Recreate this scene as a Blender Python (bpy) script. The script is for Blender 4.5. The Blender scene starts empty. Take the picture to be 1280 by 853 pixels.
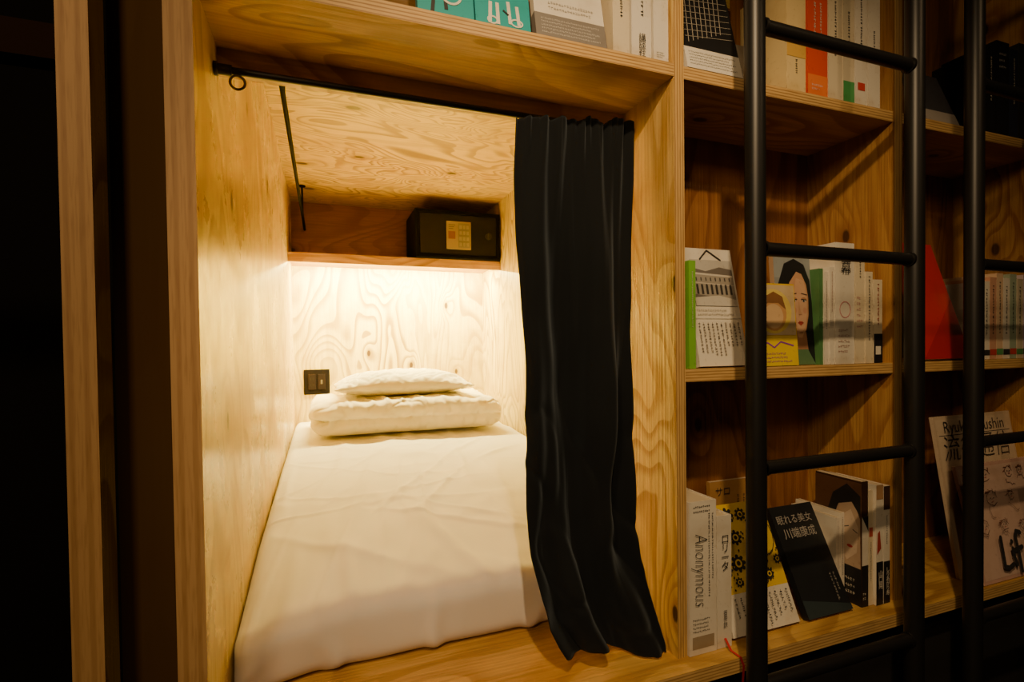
import bpy, bmesh, math, random
from mathutils import Vector, Matrix, noise
random.seed(7)
sc = bpy.context.scene
COL = sc.collection
R = math.radians
H = 1.10; D = 0.80; F = 640.0
# ---------------------------------------------------------------- camera
cd = bpy.data.cameras.new('camera'); cam = bpy.data.objects.new('camera', cd); COL.objects.link(cam)
cd.sensor_width = 36; cd.lens = 36*F/1280; cd.shift_y = 18/1280; cd.clip_start = 0.02
CM = Matrix.Rotation(R(-20.16),4,'Z') @ Matrix.Rotation(R(89.0),4,'X') @ Matrix.Rotation(R(-0.7),4,'Z')
cam.matrix_world = Matrix.Translation((0,-D,H)) @ CM
sc.camera = cam
def at(px, py, X=None, Y=None, Z=None):
    """world point of a photo pixel on a known plane"""
    d = CM.to_3x3() @ Vector(((px-640)/F, (426.5-py+18)/F, -1))
    o = Vector((0,-D,H))
    if Y is not None: t = (Y-o.y)/d.y
    elif X is not None: t = (X-o.x)/d.x
    else: t = (Z-o.z)/d.z
    return o+d*t
# ---------------------------------------------------------------- materials
_m = {}
def mat(c, rough=.6, metal=0, spec=.5, name=None, sheen=0):
    k = (tuple(c), rough, metal, spec, sheen)
    if k in _m: return _m[k]
    m = bpy.data.materials.new(name or 'paint'); m.use_nodes = True
    b = m.node_tree.nodes['Principled BSDF']
    b.inputs['Base Color'].default_value = (*c,1); b.inputs['Roughness'].default_value = rough
    b.inputs['Metallic'].default_value = metal; b.inputs['Specular IOR Level'].default_value = spec
    if sheen: b.inputs['Sheen Weight'].default_value = sheen
    _m[k] = m; return m
def N(nt, t, **kw):
    n = nt.nodes.new(t)
    for k, v in kw.items(): setattr(n, k, v)
    return n
def math_(nt, op, a, b=None, c=None):
    n = N(nt, 'ShaderNodeMath', operation=op)
    for i, v in enumerate((a,b,c)):
        if v is None: continue
        if hasattr(v, 'links'): nt.links.new(v, n.inputs[i])
        else: n.inputs[i].default_value = v
    return n.outputs[0]
def mixc(nt, f, a, b, blend='MIX'):
    n = N(nt, 'ShaderNodeMix', data_type='RGBA', blend_type=blend)
    if hasattr(f,'links'): nt.links.new(f, n.inputs[0])
    else: n.inputs[0].default_value = f
    for i, v in ((6,a),(7,b)):
        if hasattr(v,'links'): nt.links.new(v, n.inputs[i])
        else: n.inputs[i].default_value = (*v,1)
    return n.outputs[2]
def ramp(nt, f, p0, p1):
    n = N(nt, 'ShaderNodeMapRange', interpolation_type='SMOOTHSTEP')
    nt.links.new(f, n.inputs[0]); n.inputs[1].default_value = p0; n.inputs[2].default_value = p1
    return n.outputs[0]
def ply(name, grain='Z', light=(.72,.46,.13), dark=(.36,.165,.025), rings=9., rough=.42, seed=0., swirl=1.0, stretch=.28, con=.8, fineamt=.34, bump=.3, plane='XZ', knots=4.5, keep=.45, rvar=.0, spec=.5, streak=.26, blotch=.45):
    m = bpy.data.materials.new(name); m.use_nodes = True; nt = m.node_tree
    b = nt.nodes['Principled BSDF']; b.inputs['Specular IOR Level'].default_value = spec
    tc = N(nt,'ShaderNodeTexCoord')
    def mapped(g, o):
        mp = N(nt,'ShaderNodeMapping'); nt.links.new(tc.outputs['Object'], mp.inputs[0])
        s = [o,o,o]; s['XYZ'.index(grain)] = g
        mp.inputs['Scale'].default_value = s; mp.inputs['Location'].default_value = (seed,seed*1.7,seed*.6)
        return mp.outputs[0]
    n1 = N(nt,'ShaderNodeTexNoise'); nt.links.new(mapped(stretch*3,3.0), n1.inputs['Vector'])
    n1.inputs['Scale'].default_value = 1.0; n1.inputs['Detail'].default_value = 2.2; n1.inputs['Roughness'].default_value=.5; n1.inputs['Distortion'].default_value = .6*swirl
    v = math_(nt,'MULTIPLY', n1.outputs[0], rings*1.9)
    kn = None
    if knots:
        sp = N(nt,'ShaderNodeSeparateXYZ'); nt.links.new(tc.outputs['Object'], sp.inputs[0])
        cb = N(nt,'ShaderNodeCombineXYZ')
        for i,ax in enumerate(plane):
            k = (knots*.55 if ax==grain else knots)
            nt.links.new(math_(nt,'MULTIPLY_ADD', sp.outputs['XYZ'.index(ax)], k, seed*(i+1.3)), cb.inputs[i])
        vo = N(nt,'ShaderNodeTexVoronoi', voronoi_dimensions='2D'); nt.links.new(cb.outputs[0], vo.inputs['Vector']); vo.inputs['Scale'].default_value = 1.0
        se = N(nt,'ShaderNodeSeparateColor'); nt.links.new(vo.outputs['Color'], se.inputs[0])
        on = math_(nt,'GREATER_THAN', se.outputs[0], keep)
        near = math_(nt,'MULTIPLY', math_(nt,'SUBTRACT',1.0, ramp(nt, vo.outputs['Distance'], .0,.30)), on)
        v = math_(nt,'ADD', v, math_(nt,'MULTIPLY', near, 2.2))
    fr = math_(nt,'FRACT', v)
    up = ramp(nt, fr, .35, .85)
    dn = math_(nt,'SUBTRACT', 1.0, ramp(nt, fr, .92, 1.0))
    line = math_(nt,'MULTIPLY', up, dn)
    n2 = N(nt,'ShaderNodeTexNoise'); nt.links.new(mapped(5,170.), n2.inputs['Vector'])
    n2.inputs['Scale'].default_value = 1.0; n2.inputs['Detail'].default_value = 3
    fine = ramp(nt, n2.outputs[0], .38, .68)
    n3 = N(nt,'ShaderNodeTexNoise'); nt.links.new(tc.outputs['Object'], n3.inputs['Vector']); n3.inputs['Scale'].default_value = 4.2; n3.inputs['Detail'].default_value=6; n3.inputs['Roughness'].default_value=.62
    n4 = N(nt,'ShaderNodeTexNoise'); nt.links.new(mapped(1.2,2.6), n4.inputs['Vector']); n4.inputs['Scale'].default_value = 1.0
    n5 = N(nt,'ShaderNodeTexNoise'); nt.links.new(mapped(2.2,26.), n5.inputs['Vector']); n5.inputs['Scale'].default_value = 1.0; n5.inputs['Detail'].default_value=3
    st = math_(nt,'ADD', .45, math_(nt,'MULTIPLY', ramp(nt,n4.outputs[0],.35,.65), .55))
    c = mixc(nt, math_(nt,'MULTIPLY', math_(nt,'MULTIPLY', line, con), st), light, dark)
    c = mixc(nt, math_(nt,'MULTIPLY', fine, fineamt), c, dark)
    if streak: c = mixc(nt, math_(nt,'MULTIPLY', ramp(nt,n5.outputs[0],.50,.70), streak), c, dark)
    c = mixc(nt, math_(nt,'MULTIPLY', ramp(nt,n3.outputs[0],.45,.70), blotch), c, (dark[0]*1.25,dark[1]*1.15,dark[2]))
    if knots:
        vd = math_(nt,'ADD', vo.outputs['Distance'], math_(nt,'MULTIPLY', math_(nt,'SUBTRACT',n3.outputs[0],.5), .05))
        kn = math_(nt,'MULTIPLY', math_(nt,'SUBTRACT', 1.0, ramp(nt, vd, .030, .055)), on)
        halo = math_(nt,'MULTIPLY', math_(nt,'SUBTRACT', 1.0, ramp(nt, vd, .045, .13)), on)
        c = mixc(nt, math_(nt,'MULTIPLY', halo, .5), c, dark)
        c = mixc(nt, math_(nt,'MULTIPLY', kn, .92), c, (.05,.02,.007))
    nt.links.new(c, b.inputs['Base Color'])
    if rvar:
        nt.links.new(math_(nt,'ADD', rough, math_(nt,'MULTIPLY', ramp(nt,n3.outputs[0],.38,.65), rvar)), b.inputs['Roughness'])
    else: b.inputs['Roughness'].default_value = rough
    bp = N(nt,'ShaderNodeBump'); bp.inputs['Strength'].default_value = bump; bp.inputs['Distance'].default_value=.002
    nt.links.new(math_(nt,'ADD',fine,math_(nt,'MULTIPLY',n5.outputs[0],streak*3)), bp.inputs['Height']); nt.links.new(bp.outputs[0], b.inputs['Normal'])
    return m
def edge(name, axis, light=(.66,.42,.15), dark=(.26,.12,.03), period=.0058, con=.7):
    m = bpy.data.materials.new(name); m.use_nodes = True; nt = m.node_tree
    b = nt.nodes['Principled BSDF']; tc = N(nt,'ShaderNodeTexCoord'); sp = N(nt,'ShaderNodeSeparateXYZ')
    nt.links.new(tc.outputs['Object'], sp.inputs[0])
    v = math_(nt,'SINE', math_(nt,'MULTIPLY', sp.outputs['XYZ'.index(axis)], 2*math.pi/period))
    n = N(nt,'ShaderNodeTexNoise'); mp = N(nt,'ShaderNodeMapping'); nt.links.new(tc.outputs['Object'], mp.inputs[0])
    mp.inputs['Scale'].default_value = (300 if axis=='X' else 18, 20, 300 if axis=='Z' else 18)
    nt.links.new(mp.outputs[0], n.inputs['Vector']); n.inputs['Scale'].default_value = 1
    c = mixc(nt, math_(nt,'MULTIPLY', ramp(nt, v, 0, .9), con), light, dark)
    c = mixc(nt, math_(nt,'MULTIPLY', ramp(nt, n.outputs[0], .45,.7), .4), c, dark)
    nt.links.new(c, b.inputs['Base Color']); b.inputs['Roughness'].default_value = .6
    return m
def cloth(name, c, weave=900, rough=.85, sheen=.2, bump=.15, spec=.5, tint=None):
    m = bpy.data.materials.new(name); m.use_nodes = True; nt = m.node_tree
    b = nt.nodes['Principled BSDF']; tc = N(nt,'ShaderNodeTexCoord')
    n = N(nt,'ShaderNodeTexNoise'); nt.links.new(tc.outputs['Object'], n.inputs['Vector']); n.inputs['Scale'].default_value = weave
    n2 = N(nt,'ShaderNodeTexNoise'); nt.links.new(tc.outputs['Object'], n2.inputs['Vector']); n2.inputs['Scale'].default_value = 6
    cc = mixc(nt, math_(nt,'MULTIPLY', ramp(nt,n2.outputs[0],.3,.7), .12), c, tuple(x*.75 for x in c))
    nt.links.new(cc, b.inputs['Base Color']); b.inputs['Roughness'].default_value = rough; b.inputs['Sheen Weight'].default_value = sheen
    if tint: b.inputs['Sheen Tint'].default_value=(*tint,1)
    b.inputs['Specular IOR Level'].default_value = spec
    bp = N(nt,'ShaderNodeBump'); bp.inputs['Strength'].default_value = bump; bp.inputs['Distance'].default_value=.001
    nt.links.new(n.outputs[0], bp.inputs['Height']); nt.links.new(bp.outputs[0], b.inputs['Normal'])
    return m
P_side = ply('plywood_upright','Z', seed=1.3, rough=.24, rvar=.16, light=(.76,.57,.17), dark=(.36,.21,.040), con=.8, rings=8, plane='YZ', knots=4.2, keep=.45, fineamt=.18, bump=.12, streak=.05, blotch=.6)
P_part = ply('plywood_partition','Z', seed=5.1, rings=12, plane='YZ', knots=5, keep=.3, light=(.72,.49,.16), blotch=.55)
P_col_shade = ply('plywood_column_shaded','Z', seed=7.1, rings=10, plane='YZ', light=(.50,.27,.08), dark=(.25,.095,.02))  # darker copy of the partition plywood, with the uprights' shadow in its colour
P_shelf = ply('plywood_shelf','X', seed=2.7, plane='XY', light=(.66,.40,.11), dark=(.30,.14,.025))
P_ceil = ply('plywood_ceiling','X', seed=8.2, rings=12, swirl=1.9, stretch=.5, light=(.66,.46,.080), dark=(.26,.145,.018), con=.98, fineamt=.15, bump=.1, plane='XY', knots=3.2, keep=.35)
P_back = ply('plywood_back','Z', seed=3.4, rings=11, light=(.76,.60,.12), dark=(.30,.19,.022), con=.98, fineamt=.2)
P_case_shade = ply('plywood_case_shaded','Z', seed=6.6, light=(.36,.155,.038), dark=(.17,.058,.012), rings=7)  # plywood darkened and reddened to paint the deep shade inside the bookcase
P_dark = ply('stained_board','Z', seed=4.4, light=(.090,.048,.016), dark=(.068,.034,.010), rings=4, fineamt=.1, bump=.02, con=.4, knots=0, rough=.95, spec=.08)
P_red = ply('plywood_niche','X', seed=9.4, light=(.38,.19,.07), dark=(.20,.085,.025))
E_x = edge('plywood_edge_upright','X'); E_z = edge('plywood_edge_shelf','Z')
E_l = edge('plywood_edge_outer','X', light=(.66,.39,.15), dark=(.36,.17,.05), period=.017, con=.4)
M_black = mat((.009,.0085,.008), .42, .0, .45, 'black_lacquer_steel')
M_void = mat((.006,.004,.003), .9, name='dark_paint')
M_sheet = cloth('bed_sheet',(.80,.75,.69), bump=.1)
M_pil = cloth('pillow_cotton',(.84,.78,.64), bump=.2)
M_cur = cloth('curtain_cloth',(.0074,.0086,.0096), rough=.9, sheen=.13, bump=.3, spec=.14, tint=(.6,.72,.85))
# ---------------------------------------------------------------- mesh helpers
def bx(bm, x0,x1,y0,y1,z0,z1, mi=0, bev=0, ends=None):
    r = bmesh.ops.create_cube(bm, size=1.0)
    vs = r['verts']
    for v in vs:
        v.co = Vector((x0+(v.co.x+.5)*(x1-x0), y0+(v.co.y+.5)*(y1-y0), z0+(v.co.z+.5)*(z1-z0)))
    fs = set(f for v in vs for f in v.link_faces)
    for f in fs:
        f.material_index = mi
        if ends is not None:
            f.normal_update()
            if abs(f.normal.y) > .9: f.material_index = ends
    if bev:
        es = list(set(e for v in vs for e in v.link_edges))
        bmesh.ops.bevel(bm, geom=es, offset=bev, segments=2, affect='EDGES', profile=.6)
def tube(bm, a, b, r, seg=20, mi=0, caps=True):
    a = Vector(a); b = Vector(b); d = b-a
    m = Matrix.Translation((a+b)/2) @ d.to_track_quat('Z','Y').to_matrix().to_4x4()
    res = bmesh.ops.create_cone(bm, cap_ends=caps, segments=seg, radius1=r, radius2=r, depth=d.length, matrix=m)
    for v in res['verts']:
        for f in v.link_faces: f.material_index = mi
def torus(bm, c, R1, r, axis='X', n=20, k=8):
    vs = []
    for i in range(n):
        a = 2*math.pi*i/n; ring = []
        for j in range(k):
            b = 2*math.pi*j/k
            p = Vector(((R1+r*math.cos(b))*math.cos(a), (R1+r*math.cos(b))*math.sin(a), r*math.sin(b)))
            if axis=='X': p = Vector((p.z,p.x,p.y))
            if axis=='Y': p = Vector((p.x,p.z,p.y))
            ring.append(bm.verts.new(p+Vector(c)))
        vs.append(ring)
    for i in range(n):
        for j in range(k):
            bm.faces.new((vs[i][j],vs[(i+1)%n][j],vs[(i+1)%n][(j+1)%k],vs[i][(j+1)%k]))
def obj(name, bm, mats, parent=None, smooth=False, local=False):
    if parent is not None and not local:
        bmesh.ops.translate(bm, verts=bm.verts, vec=-parent.location)
    bmesh.ops.recalc_face_normals(bm, faces=bm.faces)
    me = bpy.data.meshes.new(name); bm.to_mesh(me); bm.free()
    for m in (mats if isinstance(mats,(list,tuple)) else [mats]): me.materials.append(m)
    if smooth:
        for p in me.polygons: p.use_smooth = True
        if smooth == 'auto':
            me.set_sharp_from_angle(angle=R(40))
    o = bpy.data.objects.new(name, me); COL.objects.link(o)
    if parent is not None: o.parent = parent
    return o
def tag(o, label=None, cat=None, group=None, kind=None):
    if label: o['label'] = label
    if cat: o['category'] = cat
    if group: o['group'] = group
    if kind: o['kind'] = kind
    return o
def thing(name, label, cat, loc=(0,0,0), group=None):
    o = bpy.data.objects.new(name, None); COL.objects.link(o); o.location = loc; o.empty_display_size=.05
    return tag(o, label, cat, group)
def struct(name, bm, mats, label, cat):
    o = obj(name, bm, mats); return tag(o, label, cat, kind='structure')
def z(v): return v+H
# ---------------------------------------------------------------- layout numbers (z relative to eye)
XL = -.158; XLo = -.193; XP0 = .623; XP1 = .645; XQ0 = 1.228; XQ1 = 1.254; XR0=1.837; XR1=1.863
XB = .935; YB = 2.27; ZF = -.60; ZC = .81; CD = .224; HD = .17
# ---------------------------------------------------------------- setting
bm = bmesh.new(); bx(bm,-1.6,3.2,-2.0,2.6,-.05,0); struct('floor',bm,mat((.02,.014,.01),.5,name='dark_floor'),'dark corridor floor below the bunk','floor')
bm = bmesh.new(); bx(bm,XLo,XL,0,YB+.02,z(ZF)-.5,z(1.25),0,0,1); struct('wall_left',bm,[P_side,E_l],'pale plywood left side wall of the sleeping bunk','wall')
bm = bmesh.new(); bx(bm,XB,XB+.025,CD+.014,YB+.02,z(ZF),z(ZC)+.03); struct('wall_right',bm,P_back,'plywood right side wall of the sleeping bunk behind the curtain','wall')
bm = bmesh.new(); bx(bm,XL,XB,YB,YB+.02,z(ZF),z(ZC)); struct('wall_back',bm,P_back,'plywood end wall at the head of the bed','wall')
bm = bmesh.new(); bx(bm,XL,XB,HD+.02,YB+.02,z(ZC),z(ZC)+.025); struct('ceiling',bm,P_ceil,'swirly grained plywood ceiling of the sleeping bunk','ceiling')
bm = bmesh.new(); bx(bm,-.308,-.2735,0,.05,0,z(1.25),0,0,1); struct('trim_1',bm,[P_side,E_l],'narrow upright plywood post at far left before the dark gap','post')
bm = bmesh.new(); bx(bm,-.2735,XLo,.06,.08,0,z(1.25)); struct('trim_2',bm,P_dark,'dark brown board between the post and the bunk side','panel')
bm = bmesh.new(); bx(bm,-1.2,-.308,.12,.16,z(.42),z(.47)); struct('trim_3',bm,mat((.022,.010,.005),.9,spec=.1),'dim brown rail at the top of the dark gap','rail')
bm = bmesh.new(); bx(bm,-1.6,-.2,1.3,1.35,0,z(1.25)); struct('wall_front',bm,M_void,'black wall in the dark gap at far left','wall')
# ---------------------------------------------------------------- bed platform
pf = thing('bed_platform','long plywood deck under the mattress running on beneath the bottom books','platform',(.5,0,z(ZF)-.5))
bm = bmesh.new(); bx(bm,XL,XP0+.001,-.04,YB,z(ZF)-.028,z(ZF),0,0,1); bx(bm,XP0+.001,2.2,-.04,CD,z(ZF)-.028,z(ZF),0,0,1)
bx(bm,XP0+.001,XB,CD,YB,z(ZF)-.028,z(ZF)); obj('deck',bm,[P_shelf,E_z],pf)
bm = bmesh.new(); bx(bm,XL,2.2,.01,.03,0,z(ZF)-.028); obj('kick_panel',bm,M_void,pf)
# ---------------------------------------------------------------- bookcase
bc = thing('bookcase','built-in plywood bookcase framing the bunk opening and filling the right side','bookcase',(XP0,0,z(ZF)))
TOPZ = 1.08
for a,b,y,pm in ((XP0,XP1,CD,P_part),(XQ0,XQ1,CD,P_col_shade),(XR0,XR1,CD,P_col_shade)):
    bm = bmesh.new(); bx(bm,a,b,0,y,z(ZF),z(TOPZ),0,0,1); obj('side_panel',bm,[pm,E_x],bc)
bm = bmesh.new(); bx(bm,XL,XP0,0,HD,z(.502),z(.526),0,0,1); obj('shelf',bm,[P_shelf,E_z],bc)
for a,b in ((XP1,XQ0),(XQ1,XR0)):
    for zz in (.502,-.072):
        bm = bmesh.new(); bx(bm,a,b,.003,CD,z(zz),z(zz+.024),0,0,1); obj('shelf',bm,[P_shelf,E_z],bc)
bm = bmesh.new(); bx(bm,XL,XR1,0,CD,z(TOPZ),z(TOPZ+.024),0,0,1); obj('top_panel',bm,[P_shelf,E_z],bc)
bm = bmesh.new(); bx(bm,XL,XP0,HD,HD+.02,z(.463),z(TOPZ)); obj('header_board',bm,P_shelf,bc)
bm = bmesh.new(); bx(bm,XP0,XR1,CD,CD+.014,z(ZF),z(TOPZ)); obj('back_panel',bm,P_case_shade,bc)
# ---------------------------------------------------------------- niche shelf
ys = 1.93
ws = thing('wall_shelf','plywood shelf over the head of the bed carrying the safe','shelf',(.4,YB,z(.44)))
bm = bmesh.new(); bx(bm,XL,XB,ys,YB,z(.458),z(.474),0,0,1); obj('shelf_board',bm,[P_shelf,E_z],ws)
bm = bmesh.new(); bx(bm,XL,XB,YB-.012,YB,z(.474),z(ZC)); obj('back_board',bm,P_red,ws)
bm = bmesh.new(); bx(bm,XL,XB,ys-.014,ys,z(.428),z(.474)); obj('edge_strip',bm,P_shelf,ws)
# led strip
M_em = bpy.data.materials.new('led_diffuser'); M_em.use_nodes=True
_b = M_em.node_tree.nodes['Principled BSDF']; _b.inputs['Emission Color'].default_value=(1,.82,.30,1); _b.inputs['Emission Strength'].default_value=25
ls = thing('light_strip','glowing warm light strip tucked under the shelf over the bed head','lamp',(.38,2.055,z(.458)))
bm = bmesh.new(); bx(bm,-.12,.90,2.04,2.07,z(.454),z(.458)); obj('housing',bm,mat((.7,.65,.55),.5),ls)
bm = bmesh.new(); bx(bm,-.115,.895,2.042,2.068,z(.4512),z(.454)); obj('diffuser',bm,M_em,ls)
def area(name, loc, size, sizey, power, col, aim=None, spread=180):
    l = bpy.data.lights.new(name,'AREA'); l.shape='RECTANGLE'; l.size=size; l.size_y=sizey; l.energy=power; l.color=col; l.spread=R(spread)
    o = bpy.data.objects.new(name,l); COL.objects.link(o); o.location=loc
    if aim is not None: o.rotation_euler = (Vector(aim)-Vector(loc)).to_track_quat('-Z','Y').to_euler()
    return o
area('strip_light',(.39,2.048,z(.4506)),.98,.012,60,(1,.835,.27),(.39,2.05,z(-.25)))
area('strip_light',(.39,2.064,z(.4480)),.98,.010,44,(1,.855,.29),(.39,2.27,z(.33)))
# ---------------------------------------------------------------- soft shapes
def axis_list(h, r, n, k=6):
    a = [-h + r*(1-math.cos(math.pi/2*i/k)) for i in range(k)]
    mid = [-h+r + (2*h-2*r)*i/n for i in range(n+1)]
    return a+mid+[-v for v in reversed(a)]
def soft_box(hx,hy,hz,r,nx,ny,nz_,disp=None):
    bm = bmesh.new(); X=axis_list(hx,r,nx); Y=axis_list(hy,r,ny); Z=axis_list(hz,min(r,hz*.98),nz_)
    cache={}
    rr=(min(r,hx),min(r,hy),min(r,hz*.98))
    def V(x,y,zz):
        k=(round(x,6),round(y,6),round(zz,6))
        if k in cache: return cache[k]
        i=Vector((max(-hx+r,min(hx-r,x)),max(-hy+r,min(hy-r,y)),max(-hz+rr[2],min(hz-rr[2],zz))))
        d=Vector((x,y,zz))-i; d=Vector((d.x/r,d.y/r,d.z/rr[2]))
        if d.length>1e-9: d.normalize()
        p=i+Vector((d.x*r,d.y*r,d.z*rr[2]))
        if disp: p=disp(p,d)
        cache[k]=bm.verts.new(p); return cache[k]
    for zz in (-hz,hz):
        for i in range(len(X)-1):
            for j in range(len(Y)-1):
                bm.faces.new((V(X[i],Y[j],zz),V(X[i+1],Y[j],zz),V(X[i+1],Y[j+1],zz),V(X[i],Y[j+1],zz)))
    for yy in (-hy,hy):
        for i in range(len(X)-1):
            for j in range(len(Z)-1):
                bm.faces.new((V(X[i],yy,Z[j]),V(X[i+1],yy,Z[j]),V(X[i+1],yy,Z[j+1]),V(X[i],yy,Z[j+1])))
    for xx in (-hx,hx):
        for i in range(len(Y)-1):
            for j in range(len(Z)-1):
                bm.faces.new((V(xx,Y[i],Z[j]),V(xx,Y[i+1],Z[j]),V(xx,Y[i+1],Z[j+1]),V(xx,Y[i],Z[j+1])))
    return bm
# mattress
mx0,mx1,my0,my1 = XL+.001, XB-.01, .195, YB-.01
mcx,mcy=(mx0+mx1)/2,(my0+my1)/2; mhx,mhy=(mx1-mx0)/2,(my1-my0)/2
def mtop(Y): return -.472+(.072)*(Y/2.27)
def crease(v,wd): return math.exp(-(v/wd)**2)
def nz(a,b,c): return noise.noise(Vector((a,b,c)))
def cl(v): return max(0,min(1,v))
def mdisp(p,d):
    Y=p.y+mcy; X=p.x+mcx
    s=(p.z+.065)/.13
    top=mtop(Y)-ZF
    q=p.copy()
    q.z = s*top
    if s>.3:
        fan=(X-.35)/(1.35-.28*Y)
        a1=nz(fan*5+.15*math.sin(Y*3),Y*.55,2.1); a2=nz(fan*9+Y*.5,Y*.8,7.7); a3=nz(X*5-Y*3.2,Y*.9+X*.6,11.7); a4=nz(X*4+Y*4.4,Y*1.0,17.7)
        a5=nz(X*9-Y*1.2,Y*1.6,27.7); a6=nz(X*1.8,Y*5.5,33.3)
        m1=cl(.5+1.6*nz(X*2.1,Y*1.8,20)); m2=cl(.5+1.8*nz(X*2.1,Y*1.8,40)); m3=cl(.45+1.8*nz(X*2.4,Y*2,60))
        q.z += s*( .0080*crease(a1,.085)*m1 + .0060*crease(a2,.085)*m2 + .0065*crease(a3,.085)*m3 + .0050*crease(a4,.08)*m1 + .0042*crease(a5,.07)*m2 + .0036*crease(a6,.08)*m3 + .0014*nz(X*16,Y*12,1.7) + .0070*nz(X*1.8,Y*1.8,5))
    if d.y<-.3:
        q.y -= .010*(nz(X*7,p.z*6,3)+.4)*(1-s*.5) + .003*math.sin(s*math.pi) + .012*(1-s)*crease(nz(X*5,s,9),.12)
    e = max(0,1-(Y-my0)/.35)
    q.z -= e*e*.014*s
    cx_=max(0,1-(X-mx0)/.16)
    q.z -= e*cx_*cx_*.034*s
    q.y -= max(0,1-(Y-my0)/.1)*cx_*.035
    q.z = max(q.z, 0.0005)
    q.x=max(q.x,mx0-mcx)
    return q
bm = soft_box(mhx,mhy,.065,.036,150,260,6,mdisp)
mt = thing('mattress','white sheeted mattress filling the floor of the bunk','mattress',(mcx,mcy,z(ZF)))
obj('fitted_sheet',bm,M_sheet,mt,True,True)
# folded duvet
dy0,dy1=1.60,2.08; dx0,dx1=-.06,.845
dz=z(mtop(1.62))+.019
def ddisp(p,d):
    q=p.copy()
    hz=.080
    fx=p.x/.4525
    q.z += hz
    s=q.z/(2*hz)
    cr=crease(s-.46,.06)
    if d.y<-.2: q.y += .018*cr*(.5+.5*nz(p.x*3,0,1)+.5*(fx<0)*abs(fx))
    if d.x<-.2: q.x += .045*cr
    w=nz(p.x*3,p.y*6,2.2+s)
    q.z += s*(.014*w - .014*fx*fx - .004*max(0,fx))
    m1=cl(.5+1.8*nz(p.x*4,p.y*4,20))
    q.z += s*(.010*crease(nz(p.x*8,p.y*3,9.5),.10)*m1 + .007*crease(nz(p.x*13+p.y*6,p.y*5,19.5),.10))
    q.y += .011*nz(p.x*4,s*3,8) + ((.012*crease(nz(p.x*9,s*2.5,18),.10)*m1+.008*crease(nz(p.x*17,s*3,28),.10)) if d.y<-.2 else 0)
    q.z += s*.003*nz(p.x*14,p.y*14,3)
    if fx<-.85: q.x -= .02*s
    q.z=max(q.z,.0)+.032*(p.y+.24)
    return q
bm=soft_box(.4525,.24,.080,.072,110,46,14,ddisp)
dv=thing('folded_duvet','cream folded duvet laid across the bed head under the pillow','duvet',((dx0+dx1)/2,(dy0+dy1)/2,dz))
obj('duvet_cover',bm,M_pil,dv,True,True)
# pillow
def pillow(hx,hy,hz,seed):
    bm=bmesh.new(); n=96; m=56; g={}
    for side in (1,-1):
        for i in range(n+1):
            for j in range(m+1):
                u=-1+2*i/n; v=-1+2*j/m
                edge_=(i in(0,n)) or (j in (0,m))
                if edge_ and side==-1: continue
                prof=max(0,(1-abs(u)**2.6))**.55*max(0,(1-abs(v)**2.4))**.6
                x=u*hx*(1-.05*(1-v*v)*abs(u)**3); y=v*hy*(1-.07*(1-u*u)*abs(v)**3)
                w=nz(u*2+seed,v*1.6,side)*.12+nz(u*9,v*5+seed,side)*.05
                ang=math.atan2(v,(1.25-abs(u)))
                w-=.20*crease(nz(ang*5+seed,abs(u)*1.2,side*3+(u>0)),.10)*cl(abs(u)*2-.5)
                w-=.09*crease(nz(u*5-v*2,v*2+seed,side*9),.09)
                zz=side*hz*prof*(1+w)*(1.0 if side>0 else .55)
                pinch=.010*nz(u*16,v*16,4)*(1-prof)
                g[(side,i,j)]=bm.verts.new((x,y,zz+pinch+hz*.55))
    def G(s,i,j): return g.get((s,i,j)) or g[(1,i,j)]
    for s in (1,-1):
        for i in range(n):
            for j in range(m): bm.faces.new((G(s,i,j),G(s,i+1,j),G(s,i+1,j+1),G(s,i,j+1)))
    return bm
pl=thing('pillow','small plump cream pillow resting on top of the folded duvet','pillow',(.375,1.86,dz+.162))
bm=pillow(.335,.185,.085,3.3); obj('pillow_case',bm,M_pil,pl,True,True)
# ---------------------------------------------------------------- wall outlet
a=at(381,462,Y=YB-.001); b=at(411,493,Y=YB-.001)
ox=(a.x+b.x)/2; oz=(a.z+b.z)/2; hw=.068; hh=.070
ou=thing('power_outlet','dark brown double outlet and switch plate on the wall left of the pillow','outlet',(ox,YB,oz))
M_ob=mat((.0055,.0032,.0040),.7,spec=.12,name='brown_plastic'); M_oc=mat((.012,.007,.008),.7,spec=.12)
bm=bmesh.new(); bx(bm,ox-hw,ox+hw,YB-.009,YB,oz-hh,oz+hh,0,.003); obj('cover_plate',bm,M_ob,ou)
bm=bmesh.new(); bx(bm,ox-.045,ox-.006,YB-.013,YB-.008,oz-.043,oz+.043,0,.002)
for k in (-.018,.018):
    for q in (-.032,-.02): bx(bm,ox+q-.002,ox+q+.002,YB-.0136,YB-.012,oz+k-.007,oz+k+.007,1)
obj('socket',bm,[M_oc,mat((.001,.001,.001),.8)],ou)
bm=bmesh.new(); bx(bm,ox+.006,ox+.045,YB-.014,YB-.008,oz-.043,oz+.043,0,.002); bx(bm,ox+.02,ox+.03,YB-.0148,YB-.013,oz-.012,oz+.012,1)
obj('switch',bm,[M_oc,mat((.08,.07,.06),.4)],ou)
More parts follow.
